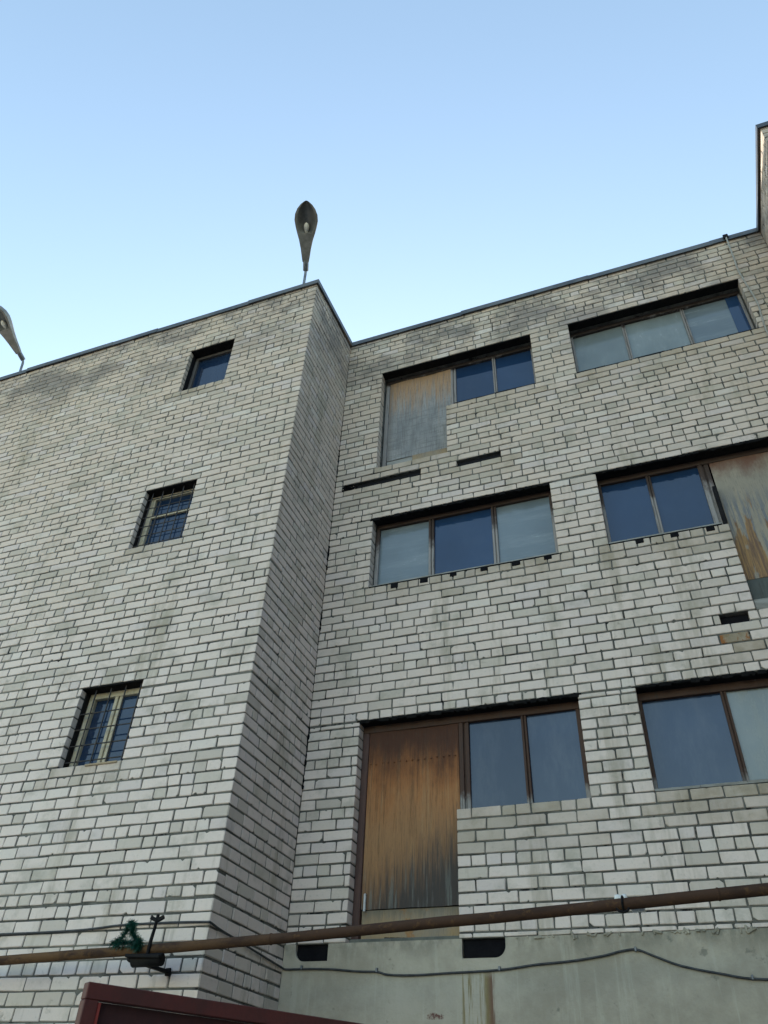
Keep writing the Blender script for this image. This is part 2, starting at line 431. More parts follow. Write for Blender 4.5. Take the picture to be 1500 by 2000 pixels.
# ------------------------------------------------------------------ the building
B = empty('brick_building', (-3.49, 8.0, GZ))
tag(B, 'four storey white silicate brick building with projecting side wings, barred windows and boarded doorways', 'building')

PF = lambda u, z, n: Vector((u, YF-n, z))
PR = lambda u, z, n: Vector((u, YR-n, z))
PS = lambda u, z, n: Vector((XC+n, u, z))
PWs = lambda u, z, n: Vector((XW-n, u, z))
PWf = lambda u, z, n: Vector((u, YW-n, z))

WF = [(-5.42, -4.70, 7.975, 8.86), (-5.42, -4.70, 5.25, 6.14), (-5.42, -4.70, 2.68, 3.49)]
hf = [(*w, .34) for w in WF]
XA, XB, XD, XE = -2.925, -.74, -.22, 1.955
hr = [(XA, -1.925, 1.392, 2.435, .34), (XA, XB, 2.435, 3.387, .34), (XD, XE, 2.435, 3.387, .34),
      (XA, XB, 5.028, 6.05, .34), (XD, XE, 5.028, 6.05, .34), (.955, XE, 4.0, 5.028, .34),
      (XA, XB, 7.805, 8.835, .34), (XA, -1.96, 6.925, 7.805, .34), (XD, XE, 7.805, 8.835, .34)]
slots = [(-3.22, -2.31, 6.635, 6.728, .12), (-1.84, -1.275, 6.635, 6.728, .12), (.635, .885, 3.90, 4.0, .14)]
hdf = lambda i: i % 5 == 1
def hdr_r(i): return i == 1 or (i > 1 and ((i-1) % 5 == 0 if i < 42 else (i % 4 == 1)))

sf = [(w[0]-.06, w[1], w[2]-.21, w[2]+.001, .62) for w in WF]
sr = [(XA, XB, 4.72, 5.03, .70), (XD, .93, 4.72, 5.03, .62), (-1.92, XB, 2.0, 2.44, .75), (XD, XE, 2.1, 2.44, .8),
      (-1.95, XB, 7.4, 7.81, .62), (XD, XE, 7.45, 7.81, .55), (-2.9, -1.9, 6.55, 6.93, .55), (-1.85, -1.2, 6.3, 6.63, .55),
      (-3.3, -2.4, 6.25, 6.63, .45), (.66, .86, 3.66, 3.82, 4.), (.66, 1.02, 3.5, 3.72, .9), (.4, 1.9, 2.0, 2.3, .35)]
odd = lambda i: i % 2
brick_wall('brick_wall', B, PF, XL, XC, ZF, hf, hdf, ends1=lambda i: (XC, .25 if odd(i) else .12), stains=sf, seed=3)
brick_wall('brick_wall', B, PS, YF+.0, YR, ZF, [], hdf, ends0=lambda i: (YF+(.26 if odd(i) else .13), .12), seed=4)
brick_wall('brick_wall', B, PR, XC, XW, ZR, hr+slots, hdr_r, stains=sr, seed=5)
ZW = ZF[:-1]+[9.655, 9.735]
brick_wall('brick_wall', B, lambda u, z, n: PWs(-u, z, n), -YR, -YW, ZW, [], hdf, ends1=lambda i: (-YW-(.26 if odd(i) else .13), .12), seed=6)
brick_wall('brick_wall', B, PWf, XW, XR, ZW, [], hdf, ends0=lambda i: (XW, .25 if odd(i) else .12), seed=7)

# roof slab, far walls
mb = MB()
ZT = 9.60
mb.box(XL, XC-.13, YF+.14, 17, ZT-.25, ZT, 0)
mb.box(XC-.128, XW+.128, YR+.14, 17, ZT-.25, ZT-.003, 0)
mb.box(XW+.13, XR, YW+.14, 17, ZT-.25, ZT, 0)
mb.build('roof', DARK, B)
mb = MB()
mb.box(XL, XL+.2, YF+.14, 17, GZ, ZT-.26, 0); mb.box(XR-.2, XR, YW+.14, 17, GZ, ZT-.26, 0)
mb.box(XL+.21, XR-.21, 16.8, 17, GZ, ZT-.26, 0)
mb.build('rear_wall', CO, B)

# unseen block added beside the right wing to shade the left wing's return wall
mb = MB(); mb.box(XR+.01, XR+9, -15, YW+11, GZ, 10.6, 0, .02); mb.build('added_shade_block', mat_simple('shade_block_grey', (.14, .155, .19), (.11, .12, .15), .8, .9), B)
# coping: a bent metal capping following the wall heads
def coping(pts, name='roof_coping'):
    mb = MB()
    for (x0, y0, z0), (x1, y1, z1), inn in pts:
        a, b = Vector((x0, y0, 0)), Vector((x1, y1, 0)); L = (b-a).length; d = (b-a)/L
        nrm = Vector((d.y, -d.x, 0))                 # outward
        s = 0.
        while s < L-1e-4:
            e = min(L, s+rnd.uniform(1.6, 2.2))
            if L-e < .5: e = L
            za = z0+(z1-z0)*s/L; zb = z0+(z1-z0)*e/L
            dz = rnd.uniform(-.008, .008); o = rnd.uniform(.027, .038)
            t0 = 0 if s > 0 else inn[0]; t1 = 0 if e < L else inn[1]
            pa, pb = a+d*(s-(.012 if s > 0 else 0)), a+d*(e+(.012 if e < L else 0))
            prof = [(o-.02, -.08), (o, -.088), (o, -.004), (o-.004, 0), (-.30, .02), (-.30, -.06), (o-.02, -.06)]
            va = [pa+nrm*u+d*(-t0*u)+Vector((0, 0, za+w+dz)) for u, w in prof]
            vb = [pb+nrm*u+d*(t1*u)+Vector((0, 0, zb+w+dz)) for u, w in prof]
            k = len(prof)
            mb.raw(va+vb, [(i, (i+1) % k, k+(i+1) % k, k+i) for i in range(k)]+[tuple(range(k))[::-1], tuple(range(k, 2*k))], 0)
            s = e
    return mb.build(name, ZN, B)
coping([((XL, YF, 9.74), (-6.2, YF, 9.705), (0, 0)), ((-6.2, YF, 9.705), (XC, YF, 9.67), (0, 1))])
coping([((XC, YF, 9.67), (XC, YR, 9.765), (1, -1))])
coping([((XC, YR, 9.765), (XW, YR, 9.765), (-1, -1))])
coping([((XW, YR, 9.765), (XW, YW, 9.765), (-1, 1))])
coping([((XW, YW, 9.765), (XR, YW, 9.765), (1, 0))])

# concrete base of the recess with two vent openings (one rounded corner each)
mb = MB()
yp = YR-.012
V = [(-3.38, -3.075, 1.262, 1.392, 'l'), (-1.90, -1.545, 1.252, 1.392, 'r')]
xs = [XC+.001, -3.38, -3.075, -1.90, -1.545, XW-.001]
cells = [(xs[0], xs[1], 1.25, 1.392), (xs[2], xs[3], 1.25, 1.392), (xs[4], xs[5], 1.25, 1.392), (xs[0], xs[5], GZ, 1.25)]
cells += [(xs[1], xs[2], 1.25, 1.262), (xs[3], xs[4], 1.25, 1.252)]
def pl(x0, x1, z0, z1):
    mb.face([(x0, yp, z0), (x1, yp, z0), (x1, yp, z1), (x0, yp, z1)])
nx = 60
for (x0, x1, z0, z1) in cells:
    pl(x0, x1, z0, z1)
for (x0, x1, z0, z1, sd) in V:                        # reveal sides and the filleted corner
    r = .085
    if sd == 'l':
        arc = [(x0+r-r*math.cos(t), z0+r-r*math.sin(t)) for t in [math.pi/2*k/8 for k in range(9)]]; cor = (x0, z0)
        loop = [(x0, z1)]+arc+[(x1, z0), (x1, z1)]
    else:
        arc = [(x1-r+r*math.sin(t), z0+r-r*math.cos(t)) for t in [math.pi/2*k/8 for k in range(9)]]; cor = (x1, z0)
        loop = [(x0, z1), (x0, z0)]+arc+[(x1, z1)]
    for k in range(8):
        mb.face([(cor[0], yp, cor[1]), (arc[k+1][0], yp, arc[k+1][1]), (arc[k][0], yp, arc[k][1])])
    for k in range(len(loop)-1):
        (a, c), (b, d) = loop[k], loop[k+1]
        mb.face([(a, yp, c), (b, yp, d), (b, yp+.3, d), (a, yp+.3, c)])
mb.face([(xs[0], yp, 1.392), (xs[5], yp, 1.392), (xs[5], YR+.13, 1.392), (xs[0], YR+.13, 1.392)])
# crumbs of mortar along the joint
for k in range(90):
    x = rnd.uniform(XC+.03, XW-.05)
    if -2.93 < x < -1.5 or x < -3.02: continue
    s = rnd.uniform(.006, .016)
    mb.obox(Vector((x, yp-s*.2, 1.39+rnd.uniform(-.012, .004))), Vector((s*rnd.uniform(1, 2.6), s*.7, s*.7)), Matrix.Rotation(rnd.random()*3, 3, 'Y'), 0, s*.3)
mb.build('concrete_base', CO, B)
for (x0, x1, z0, z1, sd) in V:
    m2 = MB(); m2.box(x0+.005, x1-.005, yp+.03, yp+.2, z0+.002, z1-.002, 0, 0); m2.build('vent_opening', VOID, B)  # near-black plate paints the dark of the vent
for (a, b, c, d, r) in slots:
    m2 = MB(); m2.box(a+.004, b-.004, YR+(.04 if b-a > .4 else .05), YR+.13, c+.004, d-.004, 0, .004)
    if b-a > .4: m2.box(a+.003, b-.003, YR+.012, YR+.04, c+.003, c+.02, 0, .003)
    m2.build('cut_off_beam' if b-a > .4 else 'vent_opening', VOID if b-a < .4 else DARK, B)
# left end of the upper slot: broken brickwork with dark mortar
m2 = MB()
for k in range(26):
    x = rnd.uniform(-3.36, -3.20); s = rnd.uniform(.008, .022)
    m2.obox(Vector((x, YR-.002, 6.67+rnd.uniform(-.035, .04))), Vector((s*2, .008, s*.6)), Matrix.Rotation(rnd.uniform(-.3, .3), 3, 'Y'), 0, .004)
m2.build('mortar_patch', LOOSE, B)
for za, zb in ((2.75, 3.5), (4.5, 4.8), (5.4, 5.75), (6.9, 7.4)):      # decayed mortar down the inner corner
    m2 = MB(); k = int((zb-za)/.025)
    m2.tube([(XC+.004+rnd.uniform(-.004, .004), YR-.004+rnd.uniform(-.004, .004), za+(zb-za)*i/k) for i in range(k+1)], [rnd.choice((.004, .006, .009, .014)) for i in range(k+1)], 7)
    m2.build('mortar_patch', LOOSE, B)

# ------------------------------------------------------------------ windows
GD = mat_glass('dark_pane', (.018, .045, .105), .02, .10, (.08, .11, .16), (1.6, 1.6, 1.1))
GD2 = mat_glass('dusty_dark_pane', (.021, .038, .076), .04, .30, (.085, .10, .13), (2.6, 2.6, .8))
GL = mat_glass('whitened_pane', (.165, .205, .235), .08, .5, (.25, .29, .31), (.7, .7, 4.))
GL2 = mat_glass('grey_whitened_pane', (.17, .20, .205), .14, .4, (.235, .26, .26), (2.5, 2.5, 1.))
GL3 = mat_glass('milky_dusty_pane', (.20, .225, .225), .18, .5, (.27, .29, .28), (4, 4, 1.2))
GN = mat_glass('clear_dark_pane', (.015, .034, .078), .015, .10, (.07, .09, .12))
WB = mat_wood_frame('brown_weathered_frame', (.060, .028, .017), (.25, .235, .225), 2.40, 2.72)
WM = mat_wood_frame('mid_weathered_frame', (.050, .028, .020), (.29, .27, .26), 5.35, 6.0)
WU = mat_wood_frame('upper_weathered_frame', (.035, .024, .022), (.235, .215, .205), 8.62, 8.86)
WC = mat_simple('cream_window_paint', (.52, .46, .34), (.40, .35, .25), 9, .6, 0, (2, 2, .4))
WG = mat_simple('grimy_grey_paint', (.05, .045, .045), (.08, .07, .065), 9, .7, 0, (2, 2, .4))
IR = mat_simple('black_iron_bar', (.02, .02, .024), (.045, .035, .03), 12, .6, .3)
SL = mat_simple('grey_sill_board', (.30, .30, .285), (.20, .19, .17), 6, .85, 0, (.6, 2, 3))
BN = mat_simple('dark_red_frame', (.055, .026, .022), (.085, .04, .03), 12, .7, 0, (3, 3, .3))

def pane(parent, x0, x1, y, z0, z1, m, label=None):
    mb = MB(); a = rnd.gauss(0, .008); b = rnd.gauss(0, .006)
    cx, cz = (x0+x1)/2, (z0+z1)/2
    def q(x, z, d): return (x, y+d+(x-cx)*a+(z-cz)*b, z)
    vs = [q(x, z, d) for d in (0, .006) for x, z in ((x0, z0), (x1, z0), (x1, z1), (x0, z1))]
    mb.raw(vs, [(0,1,2,3), (7,6,5,4), (0,4,5,1), (1,5,6,2), (2,6,7,3), (3,7,4,0)])
    o = mb.build('pane', m, parent)
    if label: o['label'] = label
    return o

def window(name, x0, x1, z0, z1, yfr, mulls, panes, wm, fw=.045, rail=.06, bot=.035, mw=.045, back=True, label=None, dep=.06, bx=None):
    """frame mesh as the part; panes as sub-parts. mulls = centre x of uprights; panes = (material, label) per light"""
    mb = MB()
    mb.box(x0, x1, yfr, yfr+dep, z1-rail, z1, 0, .004)
    b0, b1 = bx or (x0, x1)
    mb.box(b0, b1, yfr-.004, yfr+dep, z0, z0+bot, 0, .004)
    if panes[0] is not None: mb.box(x0, x0+fw, yfr+.002, yfr+dep, z0+bot, z1-rail, 0, .004)
    if panes[-1] is not None: mb.box(x1-fw, x1, yfr+.002, yfr+dep, z0+bot, z1-rail, 0, .004)
    for m in mulls:
        w = mw
        if isinstance(m, tuple): m, w = m
        # sash stiles with a gap between them
        mb.box(m-w/2, m-w*.06, yfr+.004, yfr+dep, z0+bot, z1-rail, 0, .004)
        mb.box(m+w*.10, m+w/2, yfr+.010, yfr+dep, z0+bot, z1-rail, 0, .004)
        mb.box(m-w*.1, m+w*.14, yfr+.028, yfr+dep+.002, z0+bot, z1-rail, 0, 0)
    o = mb.build(name, wm, B)
    if label: o['label'] = label
    ms = [m if not isinstance(m, tuple) else m[0] for m in mulls]; ws = [mw if not isinstance(m, tuple) else m[1] for m in mulls]
    es = [x0+fw]; 
    for m, w in zip(ms, ws): es += [m-w/2, m+w/2]
    es.append(x1-fw)
    for k, pm in enumerate(panes):
        if pm is None: continue
        pane(o, es[2*k]-.008, es[2*k+1]+.008, yfr+.038, z0+bot-.008, z1-rail+.008, pm[0], pm[1])
    return o

def head_angle(x0, x1, z, ragged, y0, dep=.13):
    """steel lintel over the opening, and the ragged mortar squeezed out below the head course"""
    mb = MB()
    mb.box(x0-.004, x1+.004, y0+.008, y0+dep, z-.012, z+.004, 0, .003)
    if ragged:
        x = x0-.03
        while x < x1+.02:
            w = rnd.uniform(.012, .05); h = rnd.uniform(.006, .024)
            mb.obox(Vector((x+w/2, y0+.012, z-h*.5+.004)), Vector((w*.6, rnd.uniform(.008, .016), h)), Matrix.Rotation(rnd.uniform(-.25, .25), 3, 'Y'), 0, .003)
            x += w*.9
    return mb.build('lintel', LOOSE, B)

# left wing, three small windows
YFF = YF+.13
w1 = window('window', -5.42, -4.70, 7.975, 8.86, YFF+.01, [], [(GN, None)], WG, .05, .06, .05, label='small window without bars near the roof')
w2 = window('window', -5.42, -4.70, 5.25, 6.14, YFF, [], [(GN, None)], WC, .07, .06, .05, label='small cream framed window behind a dense iron grille')
mb = MB(); mb.box(-5.35, -4.77, YFF+.006, YFF+.036, 5.79, 5.83, 0, .004); mb.build('transom', WC, w2)
w3 = window('window', -5.42, -4.70, 2.68, 3.49, YFF, [(-5.06, .085)], [(GN, None), (GN, None)], WC, .075, .07, .05, label='small cream framed casement window behind an iron grille')
mb = MB()
for x in (-5.285, -5.105, -4.93, -4.755): mb.box(x-.006, x+.006, YF+.05, YF+.062, 2.66, 3.48, 0, .002)
for z in (3.235, 3.07, 2.905, 2.745): mb.box(-5.425, -4.695, YF+.064, YF+.074, z-.006, z+.006, 0, .002)
mb.build('security_grille', IR, w3)
mb = MB()
for k in range(5):
    x = -5.345+k*.145; mb.box(x-.006, x+.006, YF+.05, YF+.060, 5.24, 6.13, 0, .002)
for k in range(6):
    z = 5.32+k*.142; mb.box(-5.425, -4.695, YF+.062, YF+.071, z-.006, z+.006, 0, .002)
mb.build('security_grille', IR, w2)
for w in WF: head_angle(w[0], w[1], w[3], False, YF, .3)
mb = MB()
mb.box(-5.10, -4.745, YF-.012, YF+.12, 2.655, 2.675, 0, .004); mb.build('sill_board', mat_simple('tan_sill', (.36, .27, .17), (.28, .21, .14), 6, .85), w3)

for w, win, yb in zip(WF, (w1, w2, w3), (YFF+.008, YFF-.002, YFF-.002)):      # dark strip standing for the gap between brick and frame
    mb = MB(); mb.box(w[0]-.004, w[0]+.010, YF+.066, yb, w[2]+.002, w[3]-.014, 0, .003); mb.build('dark_gap_strip', DARK, win)
# recessed wall, six wide windows
YRF = YR+.115; YRM = YR+.14; YRU = YR+.185
L1 = window('window', XA, XB, 2.435, 3.387, YRF, [(-1.875, .10), (-1.285, .05)], [None, (GD2, None), (GD2, None)], WB, .05, .085, .02, bx=(-1.915, XB),
            label='brown framed window beside the tall boarded doorway')
L2 = window('window', XD, XE, 2.435, 3.387, YRF, [(.505, .05), (1.23, .05)], [(GD2, 'dark dusty pane'), (GL3, 'milky whitened pane'), (GL3, 'milky whitened pane')], WB, .03, .085, .04,
            label='wide three light window with milky panes')
M1 = window('window', XA, XB, 5.028, 6.05, YRM, [(-2.215, .065), (-1.445, .06)], [(GL, 'pale whitened pane'), (GD, 'dark blue pane'), (GL, 'pale whitened pane')], WM, .045, .06, .05,
            label='three light window with dark middle pane between pale ones')
M2 = window('window', XD, XE, 5.028, 6.05, YRM, [(.325, .05), (.905, .11)], [(GD, None), (GD, None), None], WM, .03, .07, .05, bx=(XD, .95),
            label='two dark panes beside the peeling boarded doorway')
U1 = window('window', XA, XB, 7.805, 8.835, YRU, [(-1.905, .075), (-1.31, .045)], [None, (GD, None), (GD, None)], WU, .04, .06, .04, bx=(-1.94, XB),
            label='two dark panes beside the grey boarded doorway')
U2 = window('window', XD, XE, 7.805, 8.835, YRU, [(.48, .045), (1.235, .045)], [(GL2, 'grey whitened pane'), (GL2, 'grey whitened pane'), (GL, 'pale whitened pane')], WU, .03, .06, .03,
            label='wide three light window of greyish whitened panes near the roof')
pane(U2, 1.775, 1.930, YRU+.030, 7.83, 8.78, GD, 'dark strip beside the whitened pane')
for z, rg in ((3.387, True), (6.05, True), (8.835, False)):
    head_angle(XA, XB, z, rg, YR); head_angle(XD, XE, z, rg, YR)
# backs of the reveals, behind frames and boards
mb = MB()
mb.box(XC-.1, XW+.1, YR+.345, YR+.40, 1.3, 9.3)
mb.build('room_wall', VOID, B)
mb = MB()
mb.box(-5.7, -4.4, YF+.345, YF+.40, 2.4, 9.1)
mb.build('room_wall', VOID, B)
# black blocks painted in for the dark notches under the middle frames
for win, x0, x1, k in ((M1, XA, XB, 6), (M2, XD, .90, 3)):
    mb = MB()
    for i in range(k):
        x = x0+(x1-x0)*(i+.9)/(k+.25)
        mb.box(x-.04, x+.035+rnd.uniform(0, .02), YR-.004, YR+.1, 4.965+rnd.uniform(-.006, .012), 5.026, 0, .004)
    mb.box(x0+.002, x1-.002, YR+.002, YR+.11, 5.029, 5.036, 0, 0)
    mb.build('dark_notch_block', VOID, win)
for win, x0, x1, z, m in ((L2, XD, XE, 2.436, SL), (M1, XA, XB, 5.038, SL), (M2, XD, .9, 5.038, SL), (U1, -1.86, XB, 7.806, DARK), (U2, XD, XE, 7.806, DARK)):
    mb = MB()
    n = 6
    for i in range(n):
        a, b = x0+.003+(x1-x0-.006)*i/n, x0+.003+(x1-x0-.006)*(i+1)/n
        mb.box(a, b-.001, YR+.012+rnd.uniform(-.003, .003), YR+.112, z, z+.022+rnd.uniform(-.003, .003), 0, .002)
    mb.build('sill_board', m, win)

# boarded doorways
PB = mat_ply('brown_plywood', 1.67, 3.32, 'brown'); PG = mat_ply('grey_plywood', 6.93, 8.75, 'grey'); PP = mat_ply('peeling_board', 4.42, 6.0, 'peel')
PRAW = mat_ply('raw_board', 1.40, 1.70, 'raw'); PD = mat_ply('dark_board', 4.0, 4.45, 'dark'); PL = mat_ply('pale_board', 6.93, 7.3, 'raw')
def sheet(mb, x0, x1, y, z0, z1, th=.014, nx=12, nz=16, warp=.006, jag=0.):
    """board with a slight warp"""
    k1, k2 = rnd.uniform(0, 6), rnd.uniform(0, 6)
    fr = [[None]*(nz+1) for _ in range(nx+1)]; bk = [[None]*(nz+1) for _ in range(nx+1)]
    for i in range(nx+1):
        jz = rnd.uniform(-jag, jag)
        for k in range(nz+1):
            x = x0+(x1-x0)*i/nx; z = z0+(z1-z0)*k/nz+(jz if k == 0 else 0)
            d = warp*(math.sin(k1+i*.5)*math.cos(k2+k*.27))
            fr[i][k] = (x, y+d, z); bk[i][k] = (x, y+d+th, z)
    for i in range(nx):
        for k in range(nz):
            mb.face([fr[i][k], fr[i+1][k], fr[i+1][k+1], fr[i][k+1]], smooth=True)
        mb.face([bk[i][0], bk[i+1][0], fr[i+1][0], fr[i][0]]); mb.face([fr[i][nz], fr[i+1][nz], bk[i+1][nz], bk[i][nz]])
    for k in range(nz):
        mb.face([bk[0][k], fr[0][k], fr[0][k+1], bk[0][k+1]]); mb.face([fr[nx][k], bk[nx][k], bk[nx][k+1], fr[nx][k+1]])

yd = YRF+.012
mb = MB(); sheet(mb, -2.852, -1.93, yd, 1.675, 3.305, jag=.003); 
for k in range(15):                                                  # row of nail heads
    mb.obox(Vector((-2.83+k*.062+rnd.uniform(-.006, .006), yd-.008, 2.98+rnd.uniform(-.008, .008))), Vector((.006, .006, .006)), Matrix.Identity(3), 0, .002)
d1 = mb.build('boarded_door', PB, B); d1['label'] = 'tall brown plywood panel, blackened towards its foot'
mb = MB(); sheet(mb, -2.845, -1.935, yd+.012, 1.435, 1.668, nz=4, warp=.01); mb.build('lower_board', PRAW, d1)
mb = MB(); mb.box(-2.924, -2.855, YRF-.004, YRF+.07, 1.40, 3.30, 0, .005)
mb.build('door_frame', BN, d1)
mb = MB(); mb.box(-1.955, -1.928, YRF+.002, YRF+.06, 1.44, 2.435, 0, .004); mb.build('door_frame', BN, d1)
mb = MB(); mb.box(-2.822, -2.802, yd-.028, yd-.008, 1.655, 1.80, 0, .004); mb.box(-2.819, -2.805, yd-.012, yd+.002, 1.67, 1.69, 0, .002)
mb.box(-2.819, -2.805, yd-.012, yd+.002, 1.765, 1.785, 0, .002); mb.build('handle', mat_simple('pale_plastic_handle', (.50, .52, .54), (.4, .4, .4), 9, .4), d1)
mb = MB(); mb.box(XA+.002, -1.93, YR+.07, YR+.2, 1.394, 1.434, 0, .006)
mb.build('threshold', mat_simple('dark_threshold', (.09, .095, .085), (.14, .14, .12), 6, .9), d1)  # darker than the concrete base
mb = MB()
for k in range(7):                                                   # torn film hanging under the lower board
    a = -2.62+k*.055; mb.face([(a, yd-.004, 1.452-.002*k), (a+.055, yd-.005, 1.448-.002*k), (a+.055, yd-.010, 1.436), (a, yd-.010, 1.436)], smooth=True)
mb.build('torn_film', VOID, d1)

yd = YRU+.012
mb = MB(); sheet(mb, -2.865, -2.16, yd, 7.20, 8.78, jag=.004); sheet(mb, -2.157, -1.935, yd-.004, 7.20, 8.78, nx=4, jag=.004)
d2 = mb.build('boarded_door', PG, B); d2['label'] = 'weathered grey plywood panel below the roof'
mb = MB(); sheet(mb, -2.86, -2.50, yd+.004, 6.935, 7.195, nx=5, nz=4); mb.build('lower_board', SL, d2)
mb = MB(); sheet(mb, -2.495, -1.965, yd-.004, 6.935, 7.198, nx=5, nz=4, jag=.006); mb.build('lower_board', PL, d2)
mb = MB(); mb.box(-2.922, -2.868, YRU-.004, YRU+.06, 6.93, 8.77, 0, .004); mb.build('door_frame', WU, d2)

yd = YRM+.012
mb = MB(); sheet(mb, .975, 1.94, yd, 4.43, 5.985, jag=.006); d3 = mb.build('boarded_door', PP, B); d3['label'] = 'board with peeling grey and orange paint'
mb = MB(); sheet(mb, .962, 1.94, yd+.006, 4.13, 4.425, nz=4, jag=.004); mb.build('lower_board', PD, d3)
mb = MB(); mb.box(.962, 1.945, YR+.02, YR+.2, 4.004, 4.12, 0, .006); mb.build('threshold', SL, d3)
mb = MB(); mb.box(.925, .965, YRM-.06, YRM-.002, 4.97, 5.60, 0, .004); mb.build('door_frame', DARK, d3)
mb = MB(); mb.box(1.942, 1.953, YRM, YRM+.05, 4.0, 5.98, 0, .003); mb.build('door_frame', BN, d3)

# ------------------------------------------------------------------ lamps on the parapet
ALU = mat_simple('grey_cast_aluminium', (.30, .29, .265), (.20, .19, .17), 6, .5, .55)
REFL = mat_simple('dull_reflector', (.20, .20, .19), (.11, .115, .12), 5, .5, .4)
STEEL = mat_simple('galvanised_arm', (.20, .215, .235), (.13, .135, .15), 9, .5, .6)
BULB = mat_simple('frosted_bulb_glass', (.72, .70, .64), (.6, .58, .52), 5, .3)
def lamp(base, p0, D, L, W, label):
    """cobra-head street lamp: bent arm, socket, shell with open underside, reflector, bulb"""
    root = empty('street_lamp', base)
    tag(root, label, 'street lamp', 'street lamps along the parapet of the left wing')
    D = Vector(D).normalized(); p0 = Vector(p0)
    side = D.cross(Vector((0, 0, 1))).normalized(); up = side.cross(D).normalized()
    mb = MB(); b = Vector(base)
    pts = [b, b.lerp(p0-D*.14, .5), b.lerp(p0-D*.14, .85), p0-D*.12, p0-D*.02]
    mb.tube(pts, .021, 10); mb.box(b.x-.05, b.x+.05, b.y-.05, b.y+.05, b.z-.02, b.z+.0, 0, .004)
    mb.build('lamp_arm', STEEL, root)
    mb = MB(); mb.tube([p0-D*.13, p0-D*.12, p0-D*.01, p0+D*.02], [.036, .042, .042, .036], 12); mb.build('socket_sleeve', STEEL, root)
    # outline (half width, shell height) along the axis
    prof = [(0, .045, .05), (.08, .057, .065), (.22, .074, .085), (.36, .099, .11), (.48, .130, .135), (.58, .152, .155), (.68, .168, .165), (.78, .160, .155), (.87, .128, .125), (.94, .082, .085), (.985, .034, .04), (1.0, .008, .015)]
    k = W/.336
    out, rim = [], []
    n = 14
    mb = MB()
    rings = []
    for (s, w, h) in prof:
        w *= k
        rings.append([p0+D*(s*L)+side*(-w*math.cos(math.pi*i/n))+up*(h*math.sin(math.pi*i/n)**.8-.012) for i in range(n+1)])
    vs = [v for r in rings for v in r]; m = n+1; fs = []
    for i in range(len(rings)-1):
        for j in range(n): fs.append((i*m+j, i*m+j+1, (i+1)*m+j+1, (i+1)*m+j))
    mb.raw(vs, fs, 0, .5, 0, True)
    # skirt and flat neck plate underneath; the wide end stays open
    low = [[r[0]-up*.02, r[-1]-up*.02] for r in rings]
    inn = [[r[0]*.88+r[-1]*.12-up*.02, r[-1]*.88+r[0]*.12-up*.02] for r in rings]
    for i in range(len(rings)-1):
        for e, g in ((0, 0), (1, -1)):
            mb.face([rings[i][g], rings[i+1][g], low[i+1][e], low[i][e]], smooth=True)
            mb.face([low[i][e], low[i+1][e], inn[i+1][e], inn[i][e]])
        if i < 4: mb.face([inn[i][0], inn[i+1][0], inn[i+1][1], inn[i][1]])
    mb.face([rings[0][i] for i in range(n+1)]+[low[0][1], low[0][0]])
    mb.build('lamp_housing', ALU, root)
    mb = MB(); rr = []
    for i, (s, w, h) in list(enumerate(prof))[4:]:
        a, c = inn[i]
        dd = min(.11, h*.75)*(.35 if i == 4 else 1)
        rr.append([a+(c-a)*(j/10)+up*(dd*math.sin(math.pi*j/10)**.7+.001) for j in range(11)])
    vs = [v for r in rr for v in r]; fs = []
    for i in range(len(rr)-1):
        for j in range(10): fs.append((i*11+j, (i+1)*11+j, (i+1)*11+j+1, i*11+j+1))
    mb.raw(vs, fs, 0, .5, 0, True)
    mb.face(rr[0])
    mb.build('reflector', REFL, root)
    mb = MB(); q = p0+up*.022
    mb.tube([q+D*(s*L) for s in (.455, .49, .515, .555, .60, .635, .65)], [.020, .020, .026, .040, .040, .024, .004], 12)
    mb.build('bulb', BULB, root)
    mb = MB(); mb.tube([q+D*(.405*L), q+D*(.46*L)], [.026, .026], 12); mb.build('bulb_holder', DARK, root)
    return root
lamp((-3.775, 5.56, 9.70), (-3.74, 5.45, 10.27), (.36, -.866, .50), .86, .345, 'tulip shaped grey street lamp standing near the corner of the roof, whole in view')
lamp((-9.03, 5.56, 9.74), (-9.16, 5.45, 10.31), (-.02, -.93, .36), .90, .345, 'grey street lamp farther along the roof edge, partly cut off at the photo edge')

# ------------------------------------------------------------------ pipe and what hangs on it
pp = [(-6.3, 5.20, .995), (-5.10, 5.17, 1.034), (-4.30, 5.16, 1.058), (-3.75, 5.15, 1.069), (-2.90, 5.15, 1.102), (-2.667, 5.15, 1.110), (-1.53, 5.14, 1.166), (-1.26, 5.14, 1.175), (.342, 5.13, 1.258), (1.9, 5.12, 1.34)]
mb = MB(); pts = []
for (a, b) in zip(pp, pp[1:]):
    for k in range(6): pts.append(Vector(a).lerp(Vector(b), k/6))
pts.append(Vector(pp[-1]))
mb.tube(pts, .033, 16, jit=.02)
for x in (-2.80, .10):                                             # weld seams
    i = min(range(len(pts)), key=lambda j: abs(pts[j].x-x)); d = (pts[i+1]-pts[i-1]).normalized()
    mb.tube([pts[i]-d*.008, pts[i]-d*.004, pts[i]+d*.004, pts[i]+d*.008], [.033, .0365, .0365, .033], 16, caps=False)
pipe = mb.build('gas_pipe', mat_pipe(), None)
tag(pipe, 'long rusty brown pipe running across in front of the whole facade', 'pipe')

